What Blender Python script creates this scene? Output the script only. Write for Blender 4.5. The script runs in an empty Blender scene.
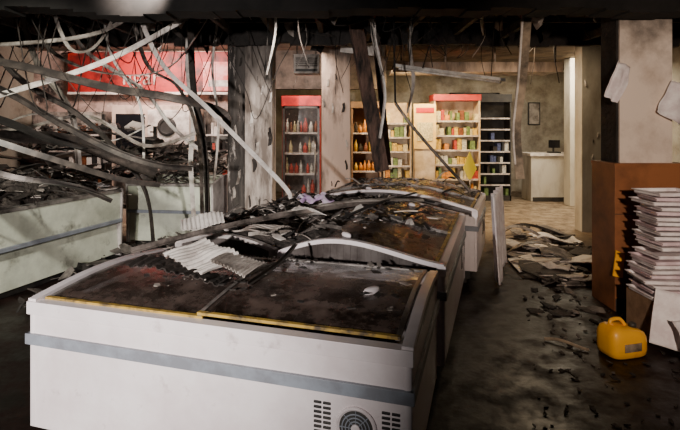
import bpy, bmesh, math, random
from mathutils import Vector, Matrix, Euler, noise
R = random.Random(7)
scn = bpy.context.scene

# ------------------------------------------------------------------ materials
def mat(name, c1, c2=None, scale=4.0, lo=0.4, hi=0.6, rough=0.6, metal=0.0, bump=0.0, bscale=None, emit=0.0, alpha=1.0, detail=8, rough2=None, c3=None, scale3=1.0, lo3=.5, hi3=.6, st=1.0, sootz=None):
    m = bpy.data.materials.new(name); m.use_nodes = True
    nt = m.node_tree; b = nt.nodes['Principled BSDF']
    b.inputs['Roughness'].default_value = rough
    b.inputs['Metallic'].default_value = metal
    b.inputs['Base Color'].default_value = (*c1, 1)
    b.inputs['Alpha'].default_value = alpha
    tc = nt.nodes.new('ShaderNodeTexCoord')
    mp = nt.nodes.new('ShaderNodeMapping'); mp.inputs['Scale'].default_value = (1,1,st); nt.links.new(tc.outputs['Object'], mp.inputs[0])
    def ramp(sc, l, h):
        n = nt.nodes.new('ShaderNodeTexNoise'); n.inputs['Scale'].default_value = sc; n.inputs['Detail'].default_value = detail
        n.inputs['Roughness'].default_value = 0.65
        nt.links.new(mp.outputs[0], n.inputs['Vector'])
        r = nt.nodes.new('ShaderNodeMapRange'); r.inputs['From Min'].default_value = l; r.inputs['From Max'].default_value = h
        nt.links.new(n.outputs['Fac'], r.inputs['Value'])
        return n, r
    if c2 is not None:
        n, r = ramp(scale, lo, hi)
        mx = nt.nodes.new('ShaderNodeMix'); mx.data_type = 'RGBA'
        mx.inputs[6].default_value = (*c1, 1); mx.inputs[7].default_value = (*c2, 1)
        nt.links.new(r.outputs[0], mx.inputs[0])
        out = mx.outputs[2]
        if c3 is not None:
            n3, r3 = ramp(scale3, lo3, hi3)
            m3 = nt.nodes.new('ShaderNodeMix'); m3.data_type = 'RGBA'
            nt.links.new(out, m3.inputs[6]); m3.inputs[7].default_value = (*c3, 1)
            nt.links.new(r3.outputs[0], m3.inputs[0]); out = m3.outputs[2]
        if sootz:   # real smoke deposit: thicker towards the ceiling
            sp = nt.nodes.new('ShaderNodeSeparateXYZ'); nt.links.new(tc.outputs['Object'], sp.inputs[0])
            ns, _ = ramp(3.5, 0, 1)
            ma = nt.nodes.new('ShaderNodeMath'); ma.operation='MULTIPLY_ADD'; ma.inputs[1].default_value=1.6
            nt.links.new(ns.outputs['Fac'], ma.inputs[0]); nt.links.new(sp.outputs['Z'], ma.inputs[2])
            rs = nt.nodes.new('ShaderNodeMapRange'); rs.inputs['From Min'].default_value=sootz[0]+.8; rs.inputs['From Max'].default_value=sootz[1]+.8
            rs.inputs['To Max'].default_value=.95
            nt.links.new(ma.outputs[0], rs.inputs['Value'])
            m4 = nt.nodes.new('ShaderNodeMix'); m4.data_type='RGBA'; nt.links.new(out, m4.inputs[6]); m4.inputs[7].default_value=(.022,.017,.014,1)
            nt.links.new(rs.outputs[0], m4.inputs[0]); out = m4.outputs[2]
        nt.links.new(out, b.inputs['Base Color'])
        if rough2 is not None:
            rr = nt.nodes.new('ShaderNodeMapRange'); rr.inputs['To Min'].default_value = rough; rr.inputs['To Max'].default_value = rough2
            nt.links.new(r.outputs[0], rr.inputs['Value']); nt.links.new(rr.outputs[0], b.inputs['Roughness'])
        if emit: nt.links.new(out, b.inputs['Emission Color'])
    else:
        b.inputs['Emission Color'].default_value = (*c1, 1)
    b.inputs['Emission Strength'].default_value = emit
    if bump:
        n = nt.nodes.new('ShaderNodeTexNoise'); n.inputs['Scale'].default_value = bscale or scale * 3; n.inputs['Detail'].default_value = 8
        nt.links.new(mp.outputs[0], n.inputs['Vector'])
        bp = nt.nodes.new('ShaderNodeBump'); bp.inputs['Strength'].default_value = bump; bp.inputs['Distance'].default_value = 0.03
        nt.links.new(n.outputs['Fac'], bp.inputs['Height']); nt.links.new(bp.outputs[0], b.inputs['Normal'])
    return m

WHITE = mat('freezer_white', (.84,.77,.78), (.64,.55,.56), 2.0, .42, .72, rough=.35, c3=(.26,.19,.17), scale3=7, lo3=.6, hi3=.85)
WHITE2 = mat('freezer_white_sooty', (.55,.50,.48), (.15,.12,.11), 3, .42, .7, rough=.45)
INFILL = mat('arch_infill', (.10,.085,.08), (.04,.03,.027), 5, rough=.3)
GREY = mat('bumper_grey', (.27,.30,.35), (.20,.21,.24), 6, rough=.45)
DARK = mat('dark_plastic', (.018,.016,.016), (.04,.035,.03), 8, rough=.6)
ALU = mat('aluminium', (.32,.29,.27), (.06,.05,.045), 5, .4, .65, rough=.45, metal=.4)
YEL = mat('yellow_strip', (.46,.29,.05), (.08,.055,.03), 14, .45, .62, rough=.6)
INNER = mat('freezer_inner', (.12,.08,.07), (.03,.022,.02), 4, .4, .6, rough=.5)
GOODS = mat('frozen_goods', (.22,.09,.075), (.025,.018,.016), 5, .4, .6, rough=.4, bump=.5, c3=(.36,.28,.26), scale3=6, lo3=.62, hi3=.68)
SOOT = mat('soot', (.010,.008,.007), (.035,.028,.025), 6, .4, .75, rough=.85, bump=.6, bscale=20)
CHAR = mat('char', (.022,.016,.013), (.08,.06,.05), 7, .45, .75, rough=.8, bump=.5, bscale=25)
ASH = mat('ash', (.09,.075,.067), (.30,.26,.23), 9, .45, .75, rough=.9, bump=.5, bscale=30)
PANEL = mat('burnt_panel', (.52,.46,.41), (.11,.085,.07), 5, .4, .65, rough=.7, bump=.2)
PALE = mat('pale_scrap', (.8,.74,.68), (.34,.28,.25), 6, .45, .7, rough=.7)
METL = mat('scorched_metal', (.32,.27,.24), (.045,.036,.03), 5, .4, .6, rough=.45, metal=.4)
DMETL = mat('blackened_metal', (.045,.038,.035), (.13,.105,.09), 6, .45, .7, rough=.4, metal=.3)
PURP = mat('purple_film', (.45,.28,.5), (.6,.52,.6), 9, rough=.3)
RED = mat('red_panel', (.50,.022,.02), (.05,.008,.007), 2.2, .40, .62, rough=.5)
SHELFRED = mat('shelf_red', (.5,.04,.03), (.3,.02,.02), 3, rough=.5)
REDL = mat('red_header', (.6,.025,.02), (.25,.015,.015), 3, rough=.4)
LETTER = mat('white_lettering', (.75,.68,.62), (.4,.33,.3), 8, rough=.5)
DLETTER = mat('smoked_lettering', (.6,.42,.38), (.12,.05,.04), 3, .45, .6, rough=.5)
COLM = mat('burnt_concrete', (.64,.55,.49), (.20,.16,.135), 5.0, .40, .60, rough=.85, bump=.6, bscale=14, c3=(.035,.028,.024), scale3=6, lo3=.53, hi3=.62, st=.22, sootz=(2.0,2.9))
COLS = mat('sooted_concrete', (.03,.025,.022), (.10,.085,.075), 5.0, .40, .60, rough=.85, bump=.6, bscale=14, c3=(.5,.44,.4), scale3=9, lo3=.57, hi3=.64, st=.2)
COLP = mat('plaster_column', (.62,.46,.37), (.14,.10,.08), 4, .48, .68, rough=.8, bump=.2, st=.3, sootz=(2.2,3.2))
COLW = mat('white_column', (.62,.58,.50), (.34,.29,.23), 2.5, .45, .7, rough=.7, st=.4, sootz=(2.5,3.8))
BROWN = mat('brown_cladding', (.30,.115,.045), (.11,.045,.02), 2.5, .4, .7, rough=.4)
PILW = mat('pillar_paint', (.76,.64,.55), (.36,.27,.21), 2, .5, .8, rough=.6, sootz=(2.3,3.1))
WOOD = mat('charred_timber', (.14,.08,.06), (.015,.012,.01), 9, .4, .6, rough=.9, bump=.8, bscale=30, st=.3)
TAN = mat('tan_strip', (.42,.32,.22), (.08,.06,.04), 3, .42, .62, rough=.7)
GREENISH = mat('case_panel_light', (.68,.70,.58), (.34,.35,.28), 2, .4, .7, rough=.35, c3=(.12,.11,.09), scale3=3, lo3=.56, hi3=.72)
YELLOW = mat('yellow_plastic', (.92,.45,.02), (.7,.27,.01), 6, .5, .8, rough=.4)
PAPER = mat('paper_white', (.88,.84,.85), (.70,.62,.64), 8, rough=.7)
PINKP = mat('paper_pink', (.82,.68,.72), (.62,.48,.52), 8, rough=.6)
CARD = mat('cardboard', (.33,.2,.12), (.2,.12,.07), 6, rough=.8)
BLACKGL = mat('black_glass', (.01,.01,.012), rough=.12)
TUBE = mat('lamp_diffuser', (.82,.77,.71), (.5,.46,.42), 8, rough=.4)
DOORGL = mat('cooler_door_glass', (.05,.045,.04), rough=.08, alpha=.18)
PRODS = [mat('pack_%d' % i, c, tuple(x*.5 for x in c), 30, rough=.45) for i, c in enumerate(
    [(.85,.55,.08),(.60,.07,.04),(.85,.72,.38),(.2,.3,.1),(.8,.76,.66),(.25,.08,.03),(.1,.12,.25),(.85,.33,.05)])]
SHELF = mat('shelf_cream', (.74,.58,.38), (.45,.32,.19), 3, rough=.5)
SIDE = mat('cooler_side', (.35,.3,.27), (.12,.09,.08), 4, rough=.5)

GLASS = bpy.data.materials.new('dirty_glass'); GLASS.use_nodes = True
nt = GLASS.node_tree; b = nt.nodes['Principled BSDF']
tc = nt.nodes.new('ShaderNodeTexCoord')
n = nt.nodes.new('ShaderNodeTexNoise'); n.inputs['Scale'].default_value = 2.5; n.inputs['Detail'].default_value = 10; n.inputs['Roughness'].default_value = .75
nt.links.new(tc.outputs['Object'], n.inputs['Vector'])
r = nt.nodes.new('ShaderNodeMapRange'); r.inputs['From Min'].default_value = .40; r.inputs['From Max'].default_value = .60
r.inputs['To Min'].default_value = .55; r.inputs['To Max'].default_value = .96
nt.links.new(n.outputs['Fac'], r.inputs['Value']); nt.links.new(r.outputs[0], b.inputs['Alpha'])
mx = nt.nodes.new('ShaderNodeMix'); mx.data_type = 'RGBA'
n2 = nt.nodes.new('ShaderNodeTexNoise'); n2.inputs['Scale'].default_value = 6; n2.inputs['Detail'].default_value = 12; n2.inputs['Roughness'].default_value=.75
nt.links.new(tc.outputs['Object'], n2.inputs['Vector'])
r2 = nt.nodes.new('ShaderNodeMapRange'); r2.inputs['From Min'].default_value = .42; r2.inputs['From Max'].default_value = .75
nt.links.new(n2.outputs['Fac'], r2.inputs['Value'])
mx.inputs[6].default_value = (.020,.013,.010,1); mx.inputs[7].default_value = (.22,.155,.13,1)
nt.links.new(r2.outputs[0], mx.inputs[0]); nt.links.new(mx.outputs[2], b.inputs['Base Color'])
rr = nt.nodes.new('ShaderNodeMapRange'); rr.inputs['From Min'].default_value=.4; rr.inputs['From Max'].default_value=.65; rr.inputs['To Min'].default_value=.14; rr.inputs['To Max'].default_value=.5
nt.links.new(n2.outputs['Fac'], rr.inputs['Value']); nt.links.new(rr.outputs[0], b.inputs['Roughness'])

# ------------------------------------------------------------------ mesh builder
class MB:
    def __init__(s, name):
        s.name = name; s.bm = bmesh.new(); s.mats = []
    def mi(s, m):
        if m not in s.mats: s.mats.append(m)
        return s.mats.index(m)
    def faces(s, verts, fs, m, smooth=False):
        i = s.mi(m); vs = [s.bm.verts.new(v) for v in verts]
        for f in fs:
            try:
                fa = s.bm.faces.new([vs[k] for k in f]); fa.material_index = i; fa.smooth = smooth
            except ValueError: pass
    def box(s, lo, hi, m, M=None):
        x0,y0,z0 = lo; x1,y1,z1 = hi
        v = [Vector(p) for p in [(x0,y0,z0),(x1,y0,z0),(x1,y1,z0),(x0,y1,z0),(x0,y0,z1),(x1,y0,z1),(x1,y1,z1),(x0,y1,z1)]]
        if M: v = [M @ p for p in v]
        s.faces(v, [(0,3,2,1),(4,5,6,7),(0,1,5,4),(1,2,6,5),(2,3,7,6),(3,0,4,7)], m)
    def prism(s, pts, a, b_, m, axis='x', M=None):
        def mk(u, v, w):
            p = {'x': (w,u,v), 'y': (u,w,v), 'z': (u,v,w)}[axis]
            p = Vector(p); return M @ p if M else p
        n_ = len(pts)
        v = [mk(p[0],p[1],a) for p in pts] + [mk(p[0],p[1],b_) for p in pts]
        f = [tuple(range(n_))[::-1], tuple(range(n_,2*n_))] + [(i,(i+1)%n_,n_+(i+1)%n_,n_+i) for i in range(n_)]
        s.faces(v, f, m)
    def sweep(s, path, sec, m, up=(0,0,1), smooth=False, twist=0):
        path = [Vector(p) for p in path]; n_ = len(path); k = len(sec); vs = []
        for i, p in enumerate(path):
            t = (path[min(i+1,n_-1)] - path[max(i-1,0)]).normalized()
            u = Vector(up); u = u - t*u.dot(t)
            if u.length < 1e-3: u = Vector((1,0,0)) - t*t.x
            u.normalize()
            if twist: u.rotate(Matrix.Rotation(twist*i/(n_-1), 3, t))
            w = t.cross(u)
            for a, b_ in sec: vs.append(p + w*a + u*b_)
        f = [tuple(range(k))[::-1], tuple(range((n_-1)*k, n_*k))]
        for i in range(n_-1):
            for j in range(k): f.append((i*k+j, i*k+(j+1)%k, (i+1)*k+(j+1)%k, (i+1)*k+j))
        s.faces(vs, f, m, smooth)
    def tube(s, path, r_, m, n_=8):
        s.sweep(path, [(r_*math.cos(2*math.pi*i/n_), r_*math.sin(2*math.pi*i/n_)) for i in range(n_)], m, smooth=True)
    def strip(s, path, w, t, m, up=(0,0,1), twist=0):
        s.sweep(path, [(-w/2,-t/2),(w/2,-t/2),(w/2,t/2),(-w/2,t/2)], m, up, twist=twist)
    def angle(s, path, w, m, up=(0,0,1), twist=0):
        t = w*.12
        s.sweep(path, [(0,0),(w,0),(w,t),(t,t),(t,w),(0,w)], m, up, twist=twist)
    def lathe(s, prof, c, m, M=None, n_=24, smooth=True):
        vs = []; c = Vector(c)
        for r_, z in prof:
            for i in range(n_):
                a = 2*math.pi*i/n_; p = Vector((r_*math.cos(a), r_*math.sin(a), z))
                if M: p = M @ p
                vs.append(c + p)
        k = len(prof); f = [tuple(range(n_))[::-1], tuple(range((k-1)*n_, k*n_))]
        for j in range(k-1):
            for i in range(n_): f.append((j*n_+i, j*n_+(i+1)%n_, (j+1)*n_+(i+1)%n_, (j+1)*n_+i))
        s.faces(vs, f, m, smooth)
    def grid(s, fn, nu, nv, m, smooth=True):
        vs = [Vector(fn(i/nu, j/nv)) for j in range(nv+1) for i in range(nu+1)]
        f = [(j*(nu+1)+i, j*(nu+1)+i+1, (j+1)*(nu+1)+i+1, (j+1)*(nu+1)+i) for j in range(nv) for i in range(nu)]
        s.faces(vs, f, m, smooth)
    def done(s, loc=(0,0,0), rz=0, bevel=0, solid=0):
        me = bpy.data.meshes.new(s.name); bmesh.ops.recalc_face_normals(s.bm, faces=s.bm.faces); s.bm.to_mesh(me); s.bm.free()
        for m in s.mats: me.materials.append(m)
        o = bpy.data.objects.new(s.name, me); scn.collection.objects.link(o)
        o.location = loc; o.rotation_euler = (0,0,rz)
        if solid:
            md = o.modifiers.new('solid','SOLIDIFY'); md.thickness = solid
        if bevel:
            md = o.modifiers.new('bevel','BEVEL'); md.width = bevel; md.segments = 3; md.limit_method = 'ANGLE'; md.angle_limit = math.radians(40)
        return o

def bez(pts, n_=6):
    P = [Vector(p) for p in pts]; out = []
    for i in range(len(P)-1):
        p0 = P[max(i-1,0)]; p1 = P[i]; p2 = P[i+1]; p3 = P[min(i+2,len(P)-1)]
        for j in range(n_):
            t = j/n_
            out.append(.5*((2*p1)+(-p0+p2)*t+(2*p0-5*p1+4*p2-p3)*t*t+(-p0+3*p1-3*p2+p3)*t**3))
    out.append(P[-1]); return out

# ------------------------------------------------------------------ room shell
def shellmat(name, near, near2, far, far2, y0, y1, rough=.8, rough_near=None, bump=.5, scale=2.0, bsc=14, spec=.5):
    m = bpy.data.materials.new(name); m.use_nodes = True
    nt = m.node_tree; b = nt.nodes['Principled BSDF']
    b.inputs['Specular IOR Level'].default_value = spec
    tc = nt.nodes.new('ShaderNodeTexCoord'); sp = nt.nodes.new('ShaderNodeSeparateXYZ'); nt.links.new(tc.outputs['Object'], sp.inputs[0])
    n1 = nt.nodes.new('ShaderNodeTexNoise'); n1.inputs['Scale'].default_value = scale; n1.inputs['Detail'].default_value = 10; n1.inputs['Roughness'].default_value=.7
    nt.links.new(tc.outputs['Object'], n1.inputs['Vector'])
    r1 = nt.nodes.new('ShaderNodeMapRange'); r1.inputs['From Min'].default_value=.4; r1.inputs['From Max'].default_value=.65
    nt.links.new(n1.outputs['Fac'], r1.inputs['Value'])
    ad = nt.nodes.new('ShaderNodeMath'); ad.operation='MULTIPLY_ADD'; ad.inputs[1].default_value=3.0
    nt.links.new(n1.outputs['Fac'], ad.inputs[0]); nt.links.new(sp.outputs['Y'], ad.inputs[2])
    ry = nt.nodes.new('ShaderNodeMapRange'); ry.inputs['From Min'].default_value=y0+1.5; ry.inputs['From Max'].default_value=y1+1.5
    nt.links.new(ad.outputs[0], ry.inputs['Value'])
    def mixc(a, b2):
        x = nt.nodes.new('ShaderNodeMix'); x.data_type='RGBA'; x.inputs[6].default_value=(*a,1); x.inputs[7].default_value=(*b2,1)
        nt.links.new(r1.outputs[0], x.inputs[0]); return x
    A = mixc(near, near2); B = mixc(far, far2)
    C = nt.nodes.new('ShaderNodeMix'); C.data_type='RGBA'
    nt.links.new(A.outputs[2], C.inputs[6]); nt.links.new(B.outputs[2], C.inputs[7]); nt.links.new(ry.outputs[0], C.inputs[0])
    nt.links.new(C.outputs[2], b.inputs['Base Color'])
    b.inputs['Roughness'].default_value = rough
    if rough_near is not None:
        rr = nt.nodes.new('ShaderNodeMapRange'); rr.inputs['To Min'].default_value=rough_near; rr.inputs['To Max'].default_value=rough
        nt.links.new(r1.outputs[0], rr.inputs['Value']); nt.links.new(rr.outputs[0], b.inputs['Roughness'])
    n2 = nt.nodes.new('ShaderNodeTexNoise'); n2.inputs['Scale'].default_value = bsc; n2.inputs['Detail'].default_value = 8
    nt.links.new(tc.outputs['Object'], n2.inputs['Vector'])
    bp = nt.nodes.new('ShaderNodeBump'); bp.inputs['Strength'].default_value=bump; bp.inputs['Distance'].default_value=.02
    nt.links.new(n2.outputs['Fac'], bp.inputs['Height']); nt.links.new(bp.outputs[0], b.inputs['Normal'])
    return m
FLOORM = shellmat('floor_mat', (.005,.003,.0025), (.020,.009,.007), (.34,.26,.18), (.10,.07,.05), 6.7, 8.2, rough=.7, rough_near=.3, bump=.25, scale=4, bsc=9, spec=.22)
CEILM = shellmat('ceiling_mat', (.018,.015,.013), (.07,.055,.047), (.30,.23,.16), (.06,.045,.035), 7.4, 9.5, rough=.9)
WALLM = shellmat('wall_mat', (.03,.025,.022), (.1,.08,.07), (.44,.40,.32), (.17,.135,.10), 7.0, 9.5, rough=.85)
WALLP = mat('pink_wall', (.60,.42,.36), (.04,.03,.027), 1.8, .45, .62, rough=.8, c3=(.75,.60,.52), scale3=5, lo3=.56, hi3=.64)
X0,X1,Y0,Y1,ZC = -6.0,6.2,-2.5,13.0,3.2
def shell(name, lo, hi, m):
    q = MB(name); q.box(lo, hi, m); return q.done()
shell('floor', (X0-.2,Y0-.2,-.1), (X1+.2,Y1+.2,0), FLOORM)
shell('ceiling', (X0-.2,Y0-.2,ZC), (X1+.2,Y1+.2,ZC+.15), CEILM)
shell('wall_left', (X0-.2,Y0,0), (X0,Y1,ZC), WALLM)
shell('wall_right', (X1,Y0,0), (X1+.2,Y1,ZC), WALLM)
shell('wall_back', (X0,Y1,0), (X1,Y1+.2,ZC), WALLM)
shell('wall_partition', (X0,9.6,0), (-1.45,9.8,ZC), WALLP)
q=MB('wall_dark_panel'); q.box((-1.45,9.5,2.45),(.9,9.7,ZC),mat('dark_panel',(.12,.09,.075),(.04,.03,.025),3,rough=.8)); q.done()  # added dark panel above the cooler, hides the lit back wall
def beamfn(q,y0,y1,z,x0,x1,m=SOOT):
    n_=60
    for a in range(n_):
        xa=x0+(x1-x0)*a/n_; xb=x0+(x1-x0)*(a+1)/n_
        d=z+.07*noise.noise(Vector((xa*1.7,y0,3)))+.03*noise.noise(Vector((xa*7,y0,9)))
        q.box((xa,y0,d),(xb,y1,ZC),m)
BLK=mat('soot_black',(.004,.0035,.003),(.012,.01,.009),5,rough=.95)
q = MB('burnt_overhead_beam'); beamfn(q,4.3,4.6,2.76,X0,X1,BLK); q.done()
q = MB('burnt_overhead_beam'); beamfn(q,6.9,7.0,2.88,X0,X1); q.done()
q = MB('door_1')
q.box((2.9,12.89,0),(3.0,12.99,2.6),DARK); q.box((4.1,12.89,0),(4.2,12.99,2.6),DARK); q.box((2.9,12.89,2.5),(4.2,12.99,2.6),DARK); q.box((3.0,12.95,0),(4.1,12.99,2.5),BLACKGL)
q.box((3.0,12.92,1.0),(4.1,12.95,1.06),ALU); q.done()

# ------------------------------------------------------------------ chest freezers
def rot(rx,ry,rz): return Euler((rx,ry,rz)).to_matrix().to_4x4()
def freezer(L, D, loc, rz, rise, zt=.82, zb=.17, grille=True, white=WHITE, lids=2, peak=.5, rim=.05):
    q = MB('chest_freezer')
    def arc(a):
        g = math.log(.5)/math.log(peak) if peak!=.5 else 1
        return rise*math.sin(math.pi*(a**g))
    w = .075
    q.box((0,0,zb),(L,w,zt-.04),white); q.box((0,D-w,zb),(L,D,zt-.04),white)
    q.box((0,w,zb),(w,D-w,zt-.04),white); q.box((L-w,w,zb),(L,D-w,zt-.04),white)
    q.box((w,w,zb),(L-w,D-w,zb+.1),white)
    q.box((.08,.08,.06),(L-.08,D-.08,zb),DARK)
    for fx in (.15,L-.15):
        for fy in (.15,D-.15): q.lathe([(.035,0),(.035,.03),(.02,.035),(.02,.065)],(fx,fy,0),DARK,n_=12)
    q.box((w,w,zb+.1),(w+.012,D-w,zt-.05),INNER); q.box((L-w-.012,w,zb+.1),(L-w,D-w,zt-.05),INNER)
    q.box((w,w,zb+.1),(L-w,w+.012,zt-.05),INNER); q.box((w,D-w-.012,zb+.1),(L-w,D-w,zt-.05),INNER)
    q.box((w,w,zb+.1),(L-w,D-w,zb+.12),INNER)
    for i in range(int(L/.14)):
        for j in range(int(D/.17)):
            cx=w+.1+i*(L-2*w-.2)/max(1,int(L/.14)-1); cy=w+.12+j*(D-2*w-.24)/max(1,int(D/.17)-1)
            h=R.uniform(.12,.36)
            M=Matrix.Translation((cx,cy,zb+.12))@rot(R.uniform(-.15,.15),R.uniform(-.15,.15),R.uniform(0,3))
            q.box((-.055,-.07,0),(.055,.07,h),GOODS,M)
    for y in (0,D-.05): q.box((-.012,y-(.012 if y==0 else 0),zt-.06),(L+.012,y+.05+(0 if y==0 else .012),zt+.006),white)
    N=24
    for x in (-.012,L-.038):
        top=[(D*i/N, zt+.018+arc(i/N)) for i in range(N+1)]
        for i in range(N):
            a,b_=top[i],top[i+1]
            q.prism([(a[0],zt-.06),(b_[0],zt-.06),(b_[0],max(b_[1]-.03,zt-.05)),(a[0],max(a[1]-.03,zt-.05))],x+.012,x+rim-.012,INFILL,'x')
        q.strip([(x+rim/2,p_[0],p_[1]-.014) for p_ in top],rim,.030,white)
    e=.045
    for k in range(lids):
        xa = .05+k*(L-.1)/lids - (.03 if k else 0); xb = .05+(k+1)*(L-.1)/lids
        dz = .012 if k%2==0 else .03
        def f(u,v,xa=xa,xb=xb,dz=dz):
            a=(e+(D-2*e)*v)/D
            return (xa+(xb-xa)*u, D*a, zt-.012+arc(a)+dz)
        q.grid(f,2,16,GLASS)
        for xx in (xa+.012,xb-.012):
            q.strip([f((xx-xa)/(xb-xa),j/16) for j in range(17)],.022,.014,ALU)
        for v in (0.012,.985):
            p0,p1=Vector(f(0,v)),Vector(f(1,v))
            q.strip([p0+Vector((0,0,.003)),p1+Vector((0,0,.003))],.026,.014,YEL if v<.5 else ALU)
        hx = xa+.12 if k==0 else xb-.22
        hv = .62 if k==0 else .42
        hp=Vector(f((hx-xa)/(xb-xa),hv))
        M=Matrix.Translation(hp)@rot(.05,0,.9)@Matrix.Diagonal((1.7,.7,1,1))
        q.lathe([(.03,0),(.032,.012),(.028,.024),(.018,.03)],(0,0,0),white,M,n_=16)
    bz=.605
    for lo,hi in (((-.016,-.018,bz),(L+.016,0,bz+.055)),((-.016,D,bz),(L+.016,D+.018,bz+.055)),((-.018,-.016,bz),(0,D+.016,bz+.055)),((L,-.016,bz),(L+.018,D+.016,bz+.055))):
        q.box(lo,hi,GREY)
    for cx in (0,L):
        for cy in (0,D):
            q.lathe([(.022,zb+.005),(.022,zt-.05)],(cx+(.016 if cx==0 else -.016),cy+(.016 if cy==0 else -.016),0),white,n_=12)
    if grille:
        gz=.47
        def slot(x0,x1,z): q.box((x0,-.007,z),(x1,.004,z+.010),DARK)
        for gx in (L-.42,L-.12):
            for c in range(2):
                for z in range(9): slot(gx+c*.042,gx+c*.042+.034,gz-.09+z*.021)
        Mx=Matrix.Rotation(math.radians(90),4,'X')
        c=(L-.23,0,gz)
        q.lathe([(.088,-.002),(.09,.008),(.082,.014),(.074,.008)],c,white,Mx,n_=32)
        q.lathe([(.074,0),(.074,.009)],c,DARK,Mx,n_=32)
        for rr in (.063,.048,.033): q.lathe([(rr,.008),(rr,.014),(rr-.006,.014),(rr-.006,.008)],c,GREY,Mx,n_=32)
        q.lathe([(.02,.008),(.02,.018),(.012,.02)],c,white,Mx,n_=20)
        for a in range(8):
            M=Matrix.Translation(c)@Mx@Matrix.Rotation(a*math.pi/4,4,'Z')
            q.box((.015,-.002,.008),(.075,.002,.013),GREY,M)
    return q.done(loc,rz,bevel=.006)
aA=-math.radians(16.46)
freezer(2.0,1.10,(-1.628,2.575,0),aA,.045)
aB=-math.radians(18)
def Bp(s,t,o=(0.68,3.20)):
    return (o[0]+s*.951+t*.309, o[1]-s*.309+t*.951)
rB = aB+math.pi/2
p=Bp(0,0); freezer(1.95,1.18,(p[0],p[1],0),rB,.115,peak=.6)
p=Bp(-1.22,.02); freezer(1.95,.85,(p[0],p[1],0),rB,.08,white=WHITE2,grille=False)
rD=-math.radians(20)+math.pi/2
freezer(1.35,2.05,(1.47,5.27,0),rD,.17)

# ------------------------------------------------------------------ debris
def shard(q, x, y, z, size, mats, tilt=.5, th=.008, stretch=1):
    k=R.choice([4,4,5,6]); m=R.choice(mats)
    pts=[]
    for i in range(k):
        a=2*math.pi*(i+R.uniform(-.25,.25))/k; r_=size*R.uniform(.5,1)
        pts.append((math.cos(a)*r_*stretch, math.sin(a)*r_))
    Rm=Euler((R.gauss(0,tilt*.5),R.gauss(0,tilt*.5),R.uniform(0,6.3))).to_matrix().to_4x4()
    lowest=min((Rm@Vector((p[0],p[1],0))).z for p in pts)
    M=Matrix.Translation((x,y,z-lowest))@Rm
    q.prism(pts,0,th,m,'z',M)
def debris(name, pos, n_, smin, smax, mats, tilt=.5, th=.01, mound=0, stretch=1.5, rods=0, rl=(.15,.5)):
    q=MB(name)
    for i in range(n_):
        x,y,z=pos()
        sz=smin+(smax-smin)*R.random()**2
        shard(q,x,y,z+R.uniform(0,mound),sz,mats,tilt,th*R.uniform(.5,1.5),R.uniform(1,stretch))
    for i in range(rods):
        x,y,z=pos(); a=R.uniform(0,6.3); l=R.uniform(*rl); d=Vector((math.cos(a),math.sin(a),R.uniform(-.1,.25)))*l
        q.strip(bez([Vector((x,y,z+.03)),Vector((x,y,z+.03))+d*.5+Vector((0,0,R.uniform(0,.2)*l)),Vector((x,y,z+.02))+d],3),R.uniform(.008,.03),.005,R.choice(mats),twist=R.uniform(-2,2))
    return q.done()
HEAPM=mat('ash_heap_mat',(.022,.017,.014),(.08,.063,.054),7,.42,.62,rough=.9,bump=.9,bscale=35,c3=(.34,.29,.26),scale3=15,lo3=.6,hi3=.68)
def topz(s):
    if s>-1.2:
        a=-s/1.18; g=math.log(.5)/math.log(.6); return .825+.115*math.sin(math.pi*min(1,max(0,a))**g)
    a=(-s-1.22)/.85; return .825+.08*math.sin(math.pi*min(1,max(0,a)))
q=MB('ash_heap')
def heapz(s,t,u,v):
    e=min(1,min(u,1-u,v,1-v)*5)
    h=(.03+.07*noise.noise(Vector((s*2.2,t*2.2,1)))+.04*noise.noise(Vector((s*7,t*7,4)))+.02*noise.noise(Vector((s*19,t*19,8))))
    return topz(s)+.012+max(-.02,h)*e-.015*(1-e)
def heap(u,v):
    s=-.85-1.17*u-.15*v; s=max(s,-2.02); t=.05+1.95*v
    x,y=Bp(s,t); return (x,y,heapz(s,t,u,v))
q.grid(heap,90,90,HEAPM,smooth=False)
q.done(solid=.02)
def posB():
    s=-.6-1.4*R.random()**.8 if R.random()<.92 else R.uniform(-.6,-.15); t=R.uniform(.1,1.95)
    if t<.3 and s>-1.1: t+=.4
    x,y=Bp(s,t); return x,y,topz(s)+.03
debris('burnt_debris',posB,480,.010,.075,[CHAR,SOOT,ASH,ASH,CHAR,PANEL,SOOT,PALE],.5,.006,.04,2.0,rods=70,rl=(.1,.35))
def posD():
    a=-math.radians(20); s=R.uniform(.1,1.9)*-1; t=R.uniform(.1,1.2)
    return 1.47+s*math.cos(a)-t*math.sin(a), 5.27+s*math.sin(a)+t*math.cos(a), .86+.17*math.sin(math.pi*(-s/2.05))
debris('burnt_debris',posD,90,.01,.06,[CHAR,SOOT,ASH,PANEL],.4,.006,.0,2,rods=16)
def posA():
    s=R.uniform(.05,1.9); t=1.1*(1-R.random()**2*.8); t=min(t,1.02)
    if R.random()<.5: s=R.uniform(.3,1.2)
    return -1.628+s*.959+t*.283, 2.575-s*.283+t*.959, .852+.045*math.sin(math.pi*t/1.1)
debris('glass_top_debris',posA,170,.004,.028,[CHAR,SOOT,ASH,CHAR,PANEL],.25,.004,0,1.8)
def corr(name,w,l,M,m,amp=.007,ribs=10,wav=.04):
    q=MB(name)
    def f(u,v):
        x=(u-.5)*w; y=(v-.5)*l
        z=amp*(1 if (u*ribs)%1<.5 else -1)+wav*noise.noise(Vector((x*5,y*5,w*9)))
        return M@Vector((x,y,z))
    q.grid(f,ribs*6,8,m,smooth=False); return q.done(solid=.005)
corr('corrugated_panel',.46,.30,Matrix.Translation((-.84,3.02,.945))@rot(.12,.10,-.75),PALE)
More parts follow.
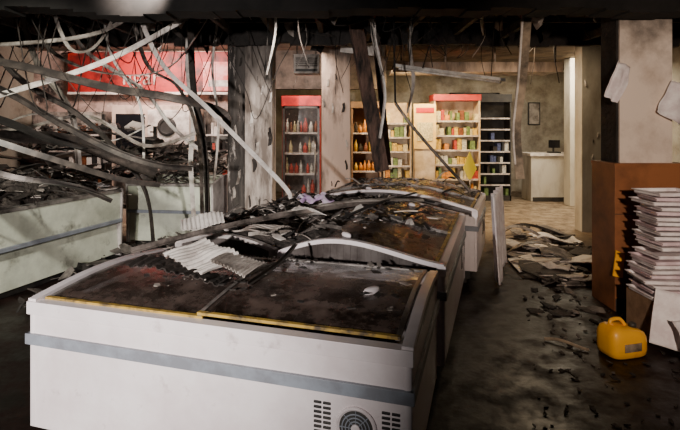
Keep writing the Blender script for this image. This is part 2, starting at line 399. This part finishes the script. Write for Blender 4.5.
corr('corrugated_panel',.26,.20,Matrix.Translation((-.60,2.90,.93))@rot(.08,.10,-.5),PANEL)
corr('corrugated_panel',.30,.16,Matrix.Translation((-1.0,3.56,1.05))@rot(.35,-.15,.3),PALE,amp=.002)
corr('corrugated_panel',.34,.24,Matrix.Translation((-.55,3.45,1.02))@rot(-.1,.1,1.0),PANEL,amp=.003)
corr('corrugated_panel',.24,.18,Matrix.Translation((-.25,3.9,1.06))@rot(-.2,.2,.4),PALE,amp=.001)
corr('corrugated_panel',.62,.16,Matrix.Translation((-.93,2.84,.92))@rot(.03,.08,-.3),CHAR)
q=MB('fallen_trim_strip')
q.angle(bez([(-1.28,3.0,.97),(-.7,3.45,1.05),(-.1,4.0,1.06),(.45,4.6,1.04)]),.03,METL)
q.angle(bez([(-.5,2.65,.885),(-.38,3.0,.90),(-.3,3.28,.95)]),.02,DMETL)
q.done()
q=MB('fallen_trim_strip'); q.strip(bez([(-.55,3.8,1.05),(.1,4.25,1.09),(.8,4.7,1.03)]),.03,.01,PANEL,twist=.6); q.done()
q=MB('fallen_trim_strip'); q.strip(bez([(.0,3.8,1.02),(.35,4.3,1.07),(.8,5.2,1.03)]),.03,.012,SOOT); q.done()
q=MB('purple_plastic_film')
q.grid(lambda u,v:(-.36+.28*u+.03*math.sin(v*9), 4.3+.2*v, 1.09+.06*noise.noise(Vector((u*4,v*4,2)))+.03*math.sin(u*12)),20,14,PURP,smooth=False); q.done(solid=.003)

q=MB('plastic_sheet')
def drape(u,v):
    x=1.58+.38*u+.035*math.sin(u*22)+.05*v; y=5.18+.9*u-.05*math.cos(u*22)*(.4+v)
    return (x+.03, y, 1.0-.92*v-.06*math.sin(u*7)*v)
q.grid(drape,60,14,PAPER); q.done(solid=.004)

# ------------------------------------------------------------------ left display freezers
def case(L,D,loc,rz):
    q=MB('display_case')
    q.prism([(0,.08),(.02,.50),(-.03,.52),(-.04,.88),(-.01,.90),(.05,.90),(.06,.55),(D-.06,.55),(D-.05,.95),(D,.95),(D,.08)],0,L,GREENISH,'x')
    q.box((.05,.06,0),(L-.05,D-.05,.09),DARK)
    q.box((-.01,-.06,.49),(L+.01,-.025,.535),GREY)
    q.box((-.02,-.055,.875),(L+.02,.055,.915),ALU)
    for x in (-.03,L): q.prism([(-.03,.05),(-.06,.92),(.4,1.0),(D+.01,1.0),(D+.01,.05)],x,x+.03,WHITE2,'x')
    return q.done(loc,rz,bevel=.006)
ang=math.atan2(1.5,.45)
case(3.6,.9,(-3.93,2.95,0),ang)
case(1.25,.9,(-3.05,7.1,0),-.12)
def Lp(t,s): return (-3.93+t*math.cos(ang)-s*math.sin(ang), 2.95+t*math.sin(ang)+s*math.cos(ang))
q=MB('burnt_goods_heap')
def hl(u,v):
    x,y=Lp(.06+3.48*u,.08+.78*v); e=min(1,min(u,1-u,v,1-v)*7)
    return (x,y,.88+e*(.15+.22*noise.noise(Vector((x*1.6,y*1.6,5)))+.09*noise.noise(Vector((x*6,y*6,2)))+.04*noise.noise(Vector((x*17,y*17,2)))))
q.grid(hl,110,40,HEAPM,smooth=False); q.done(solid=.02)
def posL():
    t=R.uniform(.1,3.5); s=R.uniform(.0,.95); x,y=Lp(t,s); return x,y,R.uniform(.85,1.15)
debris('burnt_shelf_debris',posL,420,.02,.16,[CHAR,SOOT,SOOT,ASH,PANEL,METL,CHAR],.7,.008,.15,2.5,rods=150,rl=(.2,.8))
def posL2(): return R.uniform(-3.2,-1.85),R.uniform(7.0,8.3),R.uniform(.85,1.25)
debris('burnt_shelf_debris',posL2,260,.02,.14,[CHAR,SOOT,ASH,METL,CHAR],.8,.01,.3,2.5,rods=110,rl=(.2,.7))
def posL3(): return R.uniform(-3.0,-1.6),R.uniform(4.6,7.0),0.0
debris('burnt_floor_debris',posL3,200,.03,.18,[CHAR,SOOT,ASH],.6,.012,.12,2,rods=60)
q=MB('collapsed_shelf_rack')
for x in (-5.6,-4.6,-3.7,-2.9):
    q.box((x,7.6,0),(x+.05,7.65,R.uniform(1.5,2.1)),DMETL)
    q.strip([(x,7.6,1.5),(x+.3,7.1,1.2)],.06,.01,DMETL)
for z in (.5,.9,1.3,1.6):
    q.strip(bez([(-5.7,7.55,z+.05),(-4.7,7.5,z-.08),(-3.8,7.55,z+.04),(-2.8,7.6,z-.1)]),.4,.02,METL if z>1 else CHAR,up=(0,.1,1))
q.done()
def posR():
    return R.uniform(-5.6,-2.9),R.uniform(7.35,7.75),R.choice([.5,.9,1.3,1.6])+.02
debris('burnt_goods',posR,160,.03,.15,[CHAR,SOOT,ASH,PANEL,PALE],.8,.02,.08,1.6,rods=40)

S=[ (DMETL,.09,[(-4.6,4.4,2.75),(-3.47,4.7,2.41),(-2.96,4.8,2.29),(-2.35,5,2.13),(-1.73,5.1,2.03),(-1.25,5.2,1.88),(-1.2,5.2,1.65)]),
    (PALE,.045,[(-4.4,5,1.75),(-3.47,5,2.04),(-2.45,5,2.36),(-1.6,5,2.80),(-1.0,5,3.2)]),
    (PANEL,.045,[(-4.6,5,2.55),(-3.47,5,2.57),(-2.55,5,2.67),(-2.09,5,2.9),(-1.7,5,3.2)]),
    (DMETL,.05,[(-4.6,5,2.5),(-3.47,5,2.12),(-2.86,5,1.78),(-2.3,5,1.5),(-1.9,5.1,1.35),(-1.6,5.3,1.3)]),
    (PALE,.045,[(-2.2,5.1,3.2),(-1.84,5,2.41),(-1.33,5,1.9),(-.61,5,1.17),(-.5,5,1.0)]),
    (CHAR,.05,[(-4.2,5.3,3.2),(-3.5,5.3,2.3),(-2.9,5.4,1.9),(-2.5,5.5,1.5),(-2.2,5.6,1.0),(-2.1,5.6,.3)]),
    (METL,.05,[(-3.6,5.6,3.2),(-3.3,5.6,2.6),(-2.7,5.7,2.35),(-2.0,5.8,2.45),(-1.5,5.9,3.2)]),
    (DMETL,.05,[(-4.4,4.2,1.5),(-3.4,4.3,1.4),(-2.9,4.4,1.25),(-2.5,4.6,1.15),(-2.2,4.7,1.0)]),
    (PANEL,.035,[(-3.0,5.0,3.2),(-2.85,5,2.7),(-2.7,5,2.5),(-2.5,5.1,2.62),(-2.2,5.1,3.2)]),
    (PALE,.035,[(-3.6,6.4,3.2),(-3.3,6.4,2.7),(-2.6,6.5,2.2),(-2.2,6.5,1.7),(-1.7,6.5,1.3)]),
    (METL,.05,[(-2.6,6.1,3.2),(-2.4,6.1,2.5),(-2.0,6.1,2.2),(-1.75,6.1,1.5),(-1.72,6.1,0.02)]),
    (CHAR,.07,[(-1.9,6.3,3.2),(-1.85,6.3,2.2),(-1.7,6.3,1.4),(-1.65,6.3,0.02)]),
    (PALE,.06,[(-2.0,6.5,3.2),(-2.02,6.5,2.5),(-1.95,6.5,1.8),(-1.98,6.5,1.2),(-1.9,6.5,.02)]),
    (PALE,.035,[(-1.62,6.6,3.2),(-1.7,6.6,2.5),(-1.62,6.6,1.8),(-1.68,6.6,1.0)]),
    (DMETL,.05,[(-4.5,3.9,1.95),(-3.3,4.0,1.75),(-2.6,4.2,1.5),(-2.1,4.6,1.25),(-1.8,4.9,1.15)]),
    (PANEL,.03,[(-4.6,5.8,2.0),(-3.9,5.8,1.7),(-3.0,5.8,1.85),(-2.3,5.8,1.5),(-1.7,5.8,1.65)]),
    (PALE,.03,[(-4.8,6.2,1.5),(-3.8,6.2,1.9),(-3.0,6.2,1.55),(-2.4,6.2,1.75)]),
    (PANEL,.05,[(-3.9,6.0,3.2),(-3.7,6.0,2.5),(-3.3,6.0,1.9),(-3.2,6.0,1.2)]),
    (PALE,.03,[(-2.9,6.0,3.2),(-2.8,6.0,2.6),(-2.45,6.0,2.0),(-2.4,6.0,1.2)]),
    (CHAR,.10,[(-4.6,5.4,1.75),(-3.9,5.4,1.62),(-3.1,5.5,1.58),(-2.5,5.5,1.38),(-2.1,5.6,1.2)]),
    (SOOT,.12,[(-4.6,5.1,2.0),(-3.6,5.1,1.82),(-3.1,5.2,1.6),(-2.7,5.2,1.5)]),
    (PALE,.03,[(.35,5.6,3.2),(.42,5.6,2.6),(.5,5.6,2.1),(.44,5.6,1.6)]),
    (PANEL,.05,[(.95,6.2,3.2),(.88,6.2,2.8),(.93,6.2,2.3),(.85,6.2,1.9)]),
    (PALE,.02,[(-.75,5.4,3.2),(-.7,5.4,2.8),(-.8,5.4,2.3)]),
    (CHAR,.05,[(-.3,5.4,3.2),(-.1,5.5,2.9),(.3,5.5,2.95),(.7,5.6,3.2)]),
]
for i,(m,w,pts) in enumerate(S):
    q=MB('hanging_metal_strip')
    if i%2: q.angle(bez(pts,8),w,m,up=(.3,-.5,.8),twist=R.uniform(-1.5,1.5))
    else: q.strip(bez(pts,8),w,.012,m,up=(0,-.7,.7),twist=R.uniform(-1.2,1.2))
    q.done()
q=MB('hanging_cables')
def wire(x,y,x2,y2,dz,m,r_=.008):
    mid=((x+x2)/2+R.uniform(-.2,.2),(y+y2)/2,ZC-dz)
    q.tube(bez([(x,y,ZC),(x*.7+x2*.3+R.uniform(-.15,.15),(y+y2)/2,ZC-dz*R.uniform(.5,.8)),mid,(x*.3+x2*.7,(y+y2)/2,ZC-dz*R.uniform(.3,.9)),(x2,y2,ZC)],6),r_,m,6)
for i in range(26):
    x=R.uniform(-4.2,-1.2); y=R.uniform(4.7,7.5); wire(x,y,x+R.uniform(-1.6,1.6),y+R.uniform(-.5,.5),R.uniform(.3,1.4),R.choice([SOOT,CHAR,METL,CHAR]),R.uniform(.003,.009))
for i in range(16):
    x=R.uniform(-1,3.4); y=R.uniform(4.7,8.5); wire(x,y,x+R.uniform(-1.2,1.2),y+R.uniform(-.5,.5),R.uniform(.15,.5),R.choice([SOOT,CHAR]),R.uniform(.003,.008))
for i in range(50):
    x=R.uniform(-3.5,3.4); y=R.uniform(4.8,8.5); l=R.uniform(.2,1.1)
    q.tube(bez([(x,y,ZC),(x+R.uniform(-.05,.05),y,ZC-l*.5),(x+R.uniform(-.15,.15),y,ZC-l)],4),R.uniform(.003,.008),R.choice([SOOT,CHAR,PANEL]),6)
q.done()
q=MB('hanging_tile_fragments')
for i in range(90):
    x=R.uniform(-4.4,3.6); y=R.uniform(4.7,8.2); s_=R.uniform(.06,.24)
    k=[(-s_*.5,0),(s_*.5,0),(s_*R.uniform(.3,.6),-s_*R.uniform(.8,1.8)),(0,-s_*R.uniform(1.2,2.2)),(-s_*R.uniform(.3,.6),-s_*R.uniform(.6,1.5))]
    M=Matrix.Translation((x,y,ZC))@rot(0,0,R.uniform(-1.2,1.2))@rot(R.uniform(-.4,.4),R.uniform(-.3,.3),0)
    if y<5.0 and 2.5<x<3.3: continue
    q.prism(k,-.006,.006,R.choice([SOOT,CHAR,CHAR,SOOT,METL,PANEL]),'y',M)
q.done()
q=MB('exposed_joists')
for i in range(14):
    x=-4.6+i*.62; a=R.uniform(-.05,.05)
    if 2.45<x<3.3: continue
    q.strip([(x,4.61,3.06+R.uniform(-.1,.05)),(x+a,6.89,3.06+R.uniform(-.1,.05))],.06,.10,R.choice([SOOT,CHAR,SOOT]))
for i in range(4):
    y=5.1+i*.45; q.strip([(-5.5,y,3.13),(5.5,y,3.13)],.05,.06,R.choice([SOOT,CHAR]))
q.done()

# ------------------------------------------------------------------ columns
def column(name,lo,hi,m,chips=0,cms=(PALE,)):
    q=MB(name); q.box(lo,hi,m)
    for i in range(chips):
        x=R.uniform(lo[0]+.02,hi[0]-.02); z=R.uniform(.4,hi[2]-.5); s_=R.uniform(.03,.12); wq=R.uniform(.1,.3)
        M=Matrix.Translation((x,lo[1]-.006,z))@rot(R.uniform(-.15,.15),R.uniform(-.2,.2),R.uniform(-.2,.2))
        q.prism([(-s_*wq,-s_),(s_*wq,-s_*.8),(s_*wq*1.3,0),(s_*wq*.6,s_),(-s_*wq,s_*.7),(-s_*wq*.5,.1*s_)],-.004,.004,R.choice(cms),'y',M)
    return q.done(bevel=.015)
column('burnt_column',(-1.36,7.01,0),(-.97,7.4,ZC),COLM,14,(PALE,PANEL,CHAR))
column('burnt_column',(-1.64,7.15,0),(-1.38,7.5,ZC),COLS,14,(PANEL,CHAR,METL))
column('plaster_column',(-.31,8.3,0),(.17,8.7,ZC),COLP,10,(PANEL,CHAR))
column('white_column',(3.95,8.0,0),(4.34,8.25,ZC),COLW,6,(PALE,CHAR))
column('white_column',(4.93,10.5,0),(5.24,10.8,ZC),COLW)
q=MB('clad_pillar')
q.box((2.66,4.66,1.39),(3.16,4.96,ZC),PILW)
q.box((2.640,4.68,1.39),(2.66,4.96,ZC),SOOT)
q.box((2.58,4.60,0),(3.26,5.02,1.36),BROWN); q.box((2.575,4.595,1.36),(3.265,5.025,1.39),BROWN)
q.box((2.585,4.592,.0),(3.25,4.6,.12),DARK)
for z in (.46,.91): q.box((2.578,4.597,z),(3.262,4.6,z+.006),DARK)
q.done(bevel=.006)
q=MB('yellow_tag'); q.prism([(2.71,.10),(2.80,.08),(2.82,.30),(2.74,.34)],4.575,4.59,YELLOW,'y',Matrix.Translation((-.16,0,.24))); q.done()

q=MB('charred_timber'); q.box((-.085,-.05,0),(.085,.05,2.05),WOOD,Matrix.Translation((.54,6.3,1.16))@rot(0,-.19,.3)); q.done(bevel=.01)
q=MB('charred_timber'); q.box((-.04,-.04,0),(.04,.04,2.0),WOOD,Matrix.Translation((.66,6.7,1.2))@rot(.0,-.10,.1)); q.done(bevel=.01)
q=MB('hanging_tan_board')
q.strip(bez([(1.93,5,3.2),(1.90,5,2.7),(1.86,5,2.2),(1.80,5.0,1.7),(1.84,5,1.2)]),.085,.02,TAN,up=(0,-1,0),twist=.25)
q.strip(bez([(1.875,4.98,3.2),(1.845,4.98,2.7),(1.81,4.98,2.2),(1.76,4.98,1.7),(1.78,4.98,1.35)]),.02,.02,PALE,up=(0,-1,0))
q.done()
q=MB('fluorescent_batten')
q.sweep([(.67,6,2.48),(2.02,6,2.30)],[(-.03,-.02),(.03,-.02),(.02,.02),(-.02,.02)],TUBE)
q.tube([(.72,6,2.44),(1.97,6,2.27)],.014,TUBE)
for x,z in ((.85,2.46),(1.85,2.32)): q.tube([(x,6,z),(x+.05,6,ZC)],.005,SOOT,6)
q.done()
q=MB('bent_pipe'); q.tube(bez([(.62,5.5,2.0),(.8,5.5,1.75),(1.1,5.5,1.4),(1.42,5.5,1.05),(1.45,5.5,1.0)]),.018,METL)
q.tube([(.62,5.5,2.0),(.60,5.5,ZC)],.012,SOOT,6); q.done()
q=MB('air_conditioning_unit'); q.box((-.72,7.6,2.55),(-.32,7.9,2.85),PANEL); q.box((-.69,7.59,2.58),(-.35,7.6,2.62),DARK)
for k in range(5): q.box((-.69,7.59,2.66+k*.03),(-.35,7.6,2.675+k*.03),CHAR)
for x in (-.68,-.38): q.tube([(x,7.75,2.85),(x,7.75,ZC)],.01,SOOT,6)
q.done(bevel=.01)
q=MB('suspended_soffit_panel')
q.box((.95,8.8,2.72),(4.0,9.6,2.76),PANEL); q.box((.95,8.78,2.70),(4.0,8.80,2.88),COLP)
for x in (1.1,1.9,2.8,3.9): q.box((x,8.9,2.76),(x+.03,8.93,ZC),METL)
q.done()
q=MB('loose_white_board'); q.box((-.2,-.01,0),(.5,.01,.34),PALE,Matrix.Translation((.2,7.6,2.86))@rot(.15,.1,.1)); q.done()

# ------------------------------------------------------------------ shelving
def shelving(name,x0,x1,y,ztop,n_,prods,back,head=None,frame=SHELF,depth=.45,bottles=False,dens=.85,hh=.16,door=False):
    q=MB(name)
    q.box((x0,y+depth-.03,0),(x1,y+depth,ztop),back)
    for x in (x0,x1-.03): q.box((x,y,0),(x+.03,y+depth,ztop),frame)
    q.box((x0,y,0),(x1,y+depth,.12),frame)
    for k in range(n_):
        z=.12+k*(ztop-.25)/n_
        if k: q.box((x0,y+.01,z-.02),(x1,y+depth,z),frame if not door else LETTER); q.box((x0+.03,y,z-.03),(x1-.03,y+.012,z+.002),LETTER)
        gap=(ztop-.25)/n_
        x=x0+.05
        while x<x1-.1:
            w=R.uniform(.05,.11); m=R.choice(prods)
            if R.random()<dens:
                h=gap*R.uniform(.4,.8)
                if bottles:
                    q.lathe([(w*.42,0),(w*.42,h*.6),(w*.18,h*.8),(w*.16,h)],(x+w/2,y+.1,z),m,n_=8)
                else:
                    q.box((x,y+.05,z),(x+w-.01,y+.25,z+h),m)
            x+=w
    if head: q.box((x0-.01,y-.02,ztop-.02),(x1+.01,y+depth,ztop+hh),head)
    if door:
        for a,b_ in (((x0+.01,.14),(x0+.05,ztop-.03)),((x1-.05,.14),(x1-.01,ztop-.03)),((x0+.01,.10),(x1-.01,.15)),((x0+.01,ztop-.07),(x1-.01,ztop-.03))):
            q.box((a[0],y-.03,a[1]),(b_[0],y-.005,b_[1]),DMETL)
        q.box((x0+.05,y-.02,.15),(x1-.05,y-.012,ztop-.07),DOORGL)
        q.tube([(x1-.09,y-.05,.8),(x1-.09,y-.05,1.4)],.012,ALU)
        for z in (.82,1.38): q.tube([(x1-.09,y-.05,z),(x1-.09,y-.02,z)],.01,ALU)
    return q.done()
shelving('drinks_cooler',-1.05,-.36,8.9,2.12,5,[PRODS[1],PRODS[4],PRODS[4],PRODS[5],PRODS[2]],SIDE,REDL,frame=SHELFRED,bottles=True,door=True)
shelving('drinks_cooler',.22,.80,9.5,2.1,5,[PRODS[5],PRODS[0],PRODS[7],CHAR],CARD,CARD,frame=CARD,bottles=True,hh=.1)
shelving('grocery_shelving',.85,1.4,9.6,2.2,7,[PRODS[0],PRODS[2],PRODS[7],PRODS[4],PRODS[3]],SHELF)
shelving('grocery_shelving',1.84,2.75,9.6,2.25,7,[PRODS[0],PRODS[2],PRODS[4],PRODS[7],PRODS[2],PRODS[5],PRODS[3],PRODS[1]],SHELF,SHELFRED,hh=.10)
q=MB('yellow_display_board'); q.box((1.42,9.3,0),(1.80,9.5,1.3),SHELF); q.box((1.40,9.28,1.3),(1.82,9.34,2.15),mat('yellow_board',(.95,.68,.25),(.8,.5,.12),3,rough=.5)); q.box((1.44,9.27,1.98),(1.78,9.28,2.08),RED); q.box((1.46,9.27,1.45),(1.76,9.28,1.8),PRODS[2]); q.done()
q=MB('yellow_warning_sign')
q.prism([(2.16,1.0),(2.28,.76),(2.40,.98),(2.28,1.28)],8.6,8.62,mat('sign_yellow',(.9,.7,.03),rough=.4),'y')
q.tube([(2.28,8.61,0),(2.28,8.61,.8)],.015,METL); q.lathe([(.14,0),(.14,.015),(.02,.03)],(2.28,8.61,0),METL); q.done()
shelving('black_cooler',3.2,3.95,11.3,2.3,8,[PRODS[4],PRODS[6],PRODS[3],CHAR],DARK,frame=DARK,dens=.2,head=DARK)
q=MB('service_counter'); q.box((4.37,11.2,0),(5.35,11.8,1.04),COLW); q.box((4.33,11.15,1.04),(5.39,11.85,1.10),PALE); q.box((4.40,11.19,0),(5.32,11.2,.1),DARK)
q.box((4.85,11.3,1.10),(5.1,11.5,1.13),DARK); q.box((4.95,11.38,1.13),(4.98,11.42,1.22),DARK); q.box((4.85,11.36,1.22),(5.1,11.40,1.4),BLACKGL); q.done(bevel=.01)
q=MB('framed_notice'); q.box((4.98,12.97,1.75),(5.3,13.0,2.35),DARK); q.box((5.01,12.96,1.78),(5.27,12.97,2.32),PANEL); q.done()

q=MB('red_sign_fascia'); q.box((-5.2,9.35,2.35),(-1.6,9.6,3.15),RED); q.box((-5.2,9.33,2.33),(-1.6,9.36,2.38),PALE); fascia=q.done(bevel=.01)
def text(t,loc,size,parent,m=LETTER):
    c=bpy.data.curves.new('lettering','FONT'); c.body=t; c.size=size; c.extrude=.01; c.materials.append(m)
    o=bpy.data.objects.new('lettering',c); scn.collection.objects.link(o); o.location=loc; o.rotation_euler=(math.pi/2,0,0); o.parent=parent
text('ngar',(-4.15,9.325,2.52),.42,fascia,DLETTER)
q=MB('poster'); q.box((-2.6,9.3,2.4),(-1.95,9.35,2.95),mat('poster_pink',(.85,.4,.38),(.7,.12,.1),4,rough=.5)); q.box((-2.5,9.295,2.48),(-2.05,9.3,2.6),LETTER); q.done()
q=MB('bakery_oven')
q.box((-4.1,8.8,0),(-2.6,9.5,2.1),COLP); q.box((-4.02,8.78,1.2),(-3.5,8.8,1.95),BLACKGL); q.box((-3.45,8.78,1.4),(-2.7,8.8,2.02),LETTER)
q.lathe([(.17,0),(.17,.02),(.12,.03),(.12,.01)],(-3.1,8.78,1.72),DARK,Matrix.Rotation(math.radians(90),4,'X'))
q.tube([(-4.0,8.75,1.1),(-3.5,8.75,1.1)],.015,ALU); q.box((-4.0,8.75,1.09),(-3.98,8.8,1.11),ALU); q.box((-3.52,8.75,1.09),(-3.5,8.8,1.11),ALU)
q.box((-4.05,8.78,.3),(-2.65,8.8,.95),METL); q.done(bevel=.01)
shelving('burnt_storage_rack',-2.5,-1.7,9.0,2.0,6,[CHAR,SOOT,PRODS[1],PANEL,PALE],PANEL,frame=METL,dens=.6)
shelving('burnt_storage_rack',-5.6,-4.3,8.9,2.0,6,[CHAR,SOOT,PRODS[5],PALE],PANEL,frame=METL,dens=.7)

# ------------------------------------------------------------------ right foreground
q=MB('floor_rubble')
for i in range(30):
    x=R.uniform(2.2,3.5); y=R.uniform(5.3,7.9)
    x=max(x,1.9+.36*(y-5.3))
    shard(q,x,y,R.uniform(0,.04),R.uniform(.08,.26),[PANEL,ASH,CHAR,ASH,PALE],.25,.012,1.8)
for i in range(400):
    x=R.uniform(1.8,3.6); y=R.uniform(4.3,8.2)
    if x<1.7+.36*(y-4.5): continue
    if 2.4<x<3.4 and y<5.25: continue
    shard(q,x,y,0,R.uniform(.015,.07),[CHAR,ASH,SOOT,PANEL,CHAR],.5,.012,2)
q.done()
q=MB('floor_rubble')
for i in range(220):
    x=R.uniform(.75,2.6); y=R.uniform(2.2,5.0)
    if x<.5+.36*(y-2.0)+.3: continue
    shard(q,x,y,0,R.uniform(.005,.022),[CHAR,ASH,SOOT,CHAR],.4,.008,2)
q.done()
for (x,y,rz,w,l,m) in ((2.6,6.9,.4,.8,.45,PANEL),(2.9,6.3,-.3,.6,.4,ASH),(2.6,5.8,.9,.4,.3,PANEL),(3.2,7.3,.1,.7,.3,PALE)):
    q=MB('fallen_tile')
    q.grid(lambda u,v:((u-.5)*w,(v-.5)*l,.05+.05*math.sin(u*5+w)+.04*noise.noise(Vector((u*3,v*3,x)))),14,10,m,smooth=False); q.done((x,y,.03),rz,solid=.012)
q=MB('curled_cable_trunking')
q.strip(bez([(2.1,6.4,.02),(2.3,6.3,.2),(2.6,6.4,.22),(2.9,6.6,.1),(3.3,6.7,.04)]),.05,.01,METL,twist=1)
q.strip(bez([(2.2,7.0,.02),(2.35,6.9,.3),(2.7,7.1,.25),(3.1,7.2,.02)]),.04,.01,PANEL,twist=2)
q.strip(bez([(2.3,7.4,.02),(2.6,7.3,.25),(3.0,7.5,.2),(3.5,7.5,.02)]),.04,.01,CHAR,twist=2); q.done()
q=MB('plastic_pipe_offcut'); q.tube(bez([(1.66,3.98,.015),(1.76,3.92,.03),(1.88,3.80,.02),(1.92,3.78,.015)]),.012,TAN); q.done()

q=MB('yellow_jerrycan')
N=40
lay=[(.82,0),(.95,.015),(1,.05),(1,.13),(.97,.165),(.88,.195),(.7,.212),(.4,.218)]
vs=[]
for k,z in lay:
    for i in range(N):
        a=2*math.pi*i/N; ca,sa=math.cos(a),math.sin(a); e=.5
        vs.append((.165*k*math.copysign(abs(ca)**e,ca), .115*k*math.copysign(abs(sa)**e,sa), z-.02*ca*(z>.1)))
fs=[tuple(range(N))[::-1],tuple(range((len(lay)-1)*N,len(lay)*N))]
for j in range(len(lay)-1):
    for i in range(N): fs.append((j*N+i,j*N+(i+1)%N,(j+1)*N+(i+1)%N,(j+1)*N+i))
q.faces(vs,fs,YELLOW,True)
q.lathe([(.028,0),(.028,.03),(.022,.035)],(.10,0,.19),DARK,n_=16)
q.tube(bez([(-.11,0,.21),(-.10,0,.262),(-.02,0,.265),(.03,0,.215)]),.014,YELLOW)
q.box((-.08,-.119,.06),(.07,-.112,.12),TAN)
q.done((2.16,3.76,0),.25)

q=MB('cardboard_carton')
q.box((2.50,3.90,0),(3.0,4.28,.34),CARD); q.box((2.50,3.895,.2),(3.0,3.90,.23),TAN); q.done(bevel=.004)
q=MB('stack_of_white_trays')
z=.345
for k in range(21):
    sh=(-.03 if k<8 else .02); dx=R.uniform(-.03,.03)+sh; dy=R.uniform(-.02,.02); m=[PAPER,PINKP,PAPER][k%3]; rr=R.uniform(-.12,.12)
    M=Matrix.Translation((2.72+dx,4.08+dy,z))@rot(0,R.uniform(0,.012),rr)
    w,d,h=.19,.15,.026
    q.box((-w,-d,0),(w,d,.006),m,M); q.box((-w-.015,-d-.015,h),(w+.015,-d,h+.006),m,M); q.box((-w-.015,d,h),(w+.015,d+.015,h+.006),m,M)
    q.box((-w-.015,-d,h),(-w,d,h+.006),m,M); q.box((w,-d,h),(w+.015,d,h+.006),m,M)
    q.box((-w,-d,0),(w,-d+.006,h+.004),m,M); q.box((-w,d-.006,0),(w,d,h+.004),m,M); q.box((-w,-d,0),(-w+.006,d,h+.004),m,M); q.box((w-.006,-d,0),(w,d,h+.004),m,M)
    z+=.040 + (.03 if k==8 else 0)
q.done()
def sheet(name,c,w,l,rx,ry,rz,m,amp=.03):
    q=MB(name); M=Matrix.Translation(c)@rot(rx,ry,rz)
    q.grid(lambda u,v: M@Vector(((u-.5)*w,(v-.5)*l,amp*noise.noise(Vector((u*2.5,v*2.5,c[0]*3))))),16,14,m); return q.done(solid=.003)
sheet('crumpled_paper',(2.56,3.80,.24),.24,.42,1.2,.2,-.35,PAPER)
sheet('crumpled_paper',(2.66,3.66,.16),.3,.26,1.0,.1,.3,PAPER,.08)
sheet('crumpled_paper',(2.72,3.5,.10),.34,.3,.6,-.1,.6,PINKP,.08)
sheet('crumpled_paper',(2.62,3.35,.035),.25,.2,.05,.05,1.1,PAPER,.04)
sheet('torn_poster',(3.16,4.60,1.96),.26,.34,1.5,.5,0,PAPER,.06)
sheet('torn_poster',(2.60,4.58,2.16),.14,.40,1.4,.5,.1,PAPER,.06)

# ------------------------------------------------------------------ lights
def area(name,loc,target,size,e,col,sy=None):
    l=bpy.data.lights.new(name,'AREA'); l.size=size; l.energy=e; l.color=col
    if sy: l.shape='RECTANGLE'; l.size_y=sy
    o=bpy.data.objects.new(name,l); scn.collection.objects.link(o); o.location=loc
    o.rotation_euler=(Vector(target)-Vector(loc)).to_track_quat('-Z','Y').to_euler(); return o
def spot(name,loc,target,e,col,ang_,blend=.5,r_=.1):
    l=bpy.data.lights.new(name,'SPOT'); l.energy=e; l.color=col; l.spot_size=math.radians(ang_); l.spot_blend=blend; l.shadow_soft_size=r_
    o=bpy.data.objects.new(name,l); scn.collection.objects.link(o); o.location=loc
    o.rotation_euler=(Vector(target)-Vector(loc)).to_track_quat('-Z','Y').to_euler(); return o
spot('street_floodlight',(-2.0,-1.6,1.9),(-1.4,3.4,.95),1750,(1,.93,.88),54,.9,.08)
spot('pillar_fill',(.9,-1.2,2.2),(3.1,5.2,1.25),950,(1,.80,.64),46,.9,.1)  # added warm fill for pillar, trays and plastic sheet, no torch stands here
spot('left_case_fill',(-2.2,2.6,2.9),(-3.3,5.6,.8),400,(1,.98,.84),70,.6,.08)  # added spot to brighten the left display case, not a fixture of the shop
spot('rack_light',(-1.6,4.0,3.05),(-3.2,8.0,1.9),300,(1,.86,.76),75,.6,.08)
area('shelf_light',(1.6,8.75,2.65),(1.6,9.8,1.2),1.6,100,(1,.72,.36),.3)
area('corridor_light',(4.9,9.8,3.1),(4.7,10.2,0),1.2,130,(1,.86,.64))
area('aisle_light',(3.0,7.7,3.1),(3.0,7.6,0),.6,35,(1,.76,.48))
area('sign_light',(-3.2,8.0,3.05),(-3.4,9.6,2.0),1.6,120,(1,.80,.70),.4)
area('cooler_light',(-.6,8.2,2.95),(-.7,9.2,1.0),.5,48,(1,.84,.70))
spot('column_light',(-.3,4.8,3.05),(-1.1,7.2,1.2),420,(1,.90,.80),46,.6,.08)
w=bpy.data.worlds.new('night'); scn.world=w; w.use_nodes=True
bg=w.node_tree.nodes['Background']; bg.inputs[0].default_value=(.5,.40,.36,1); bg.inputs[1].default_value=.03

cam=bpy.data.cameras.new('camera'); co=bpy.data.objects.new('camera',cam); scn.collection.objects.link(co); scn.camera=co
co.location=(0,0,1.75); co.rotation_euler=(math.pi/2,0,0)
cam.sensor_width=36; cam.lens=490/680*36; cam.shift_y=-90/680; cam.clip_start=.05
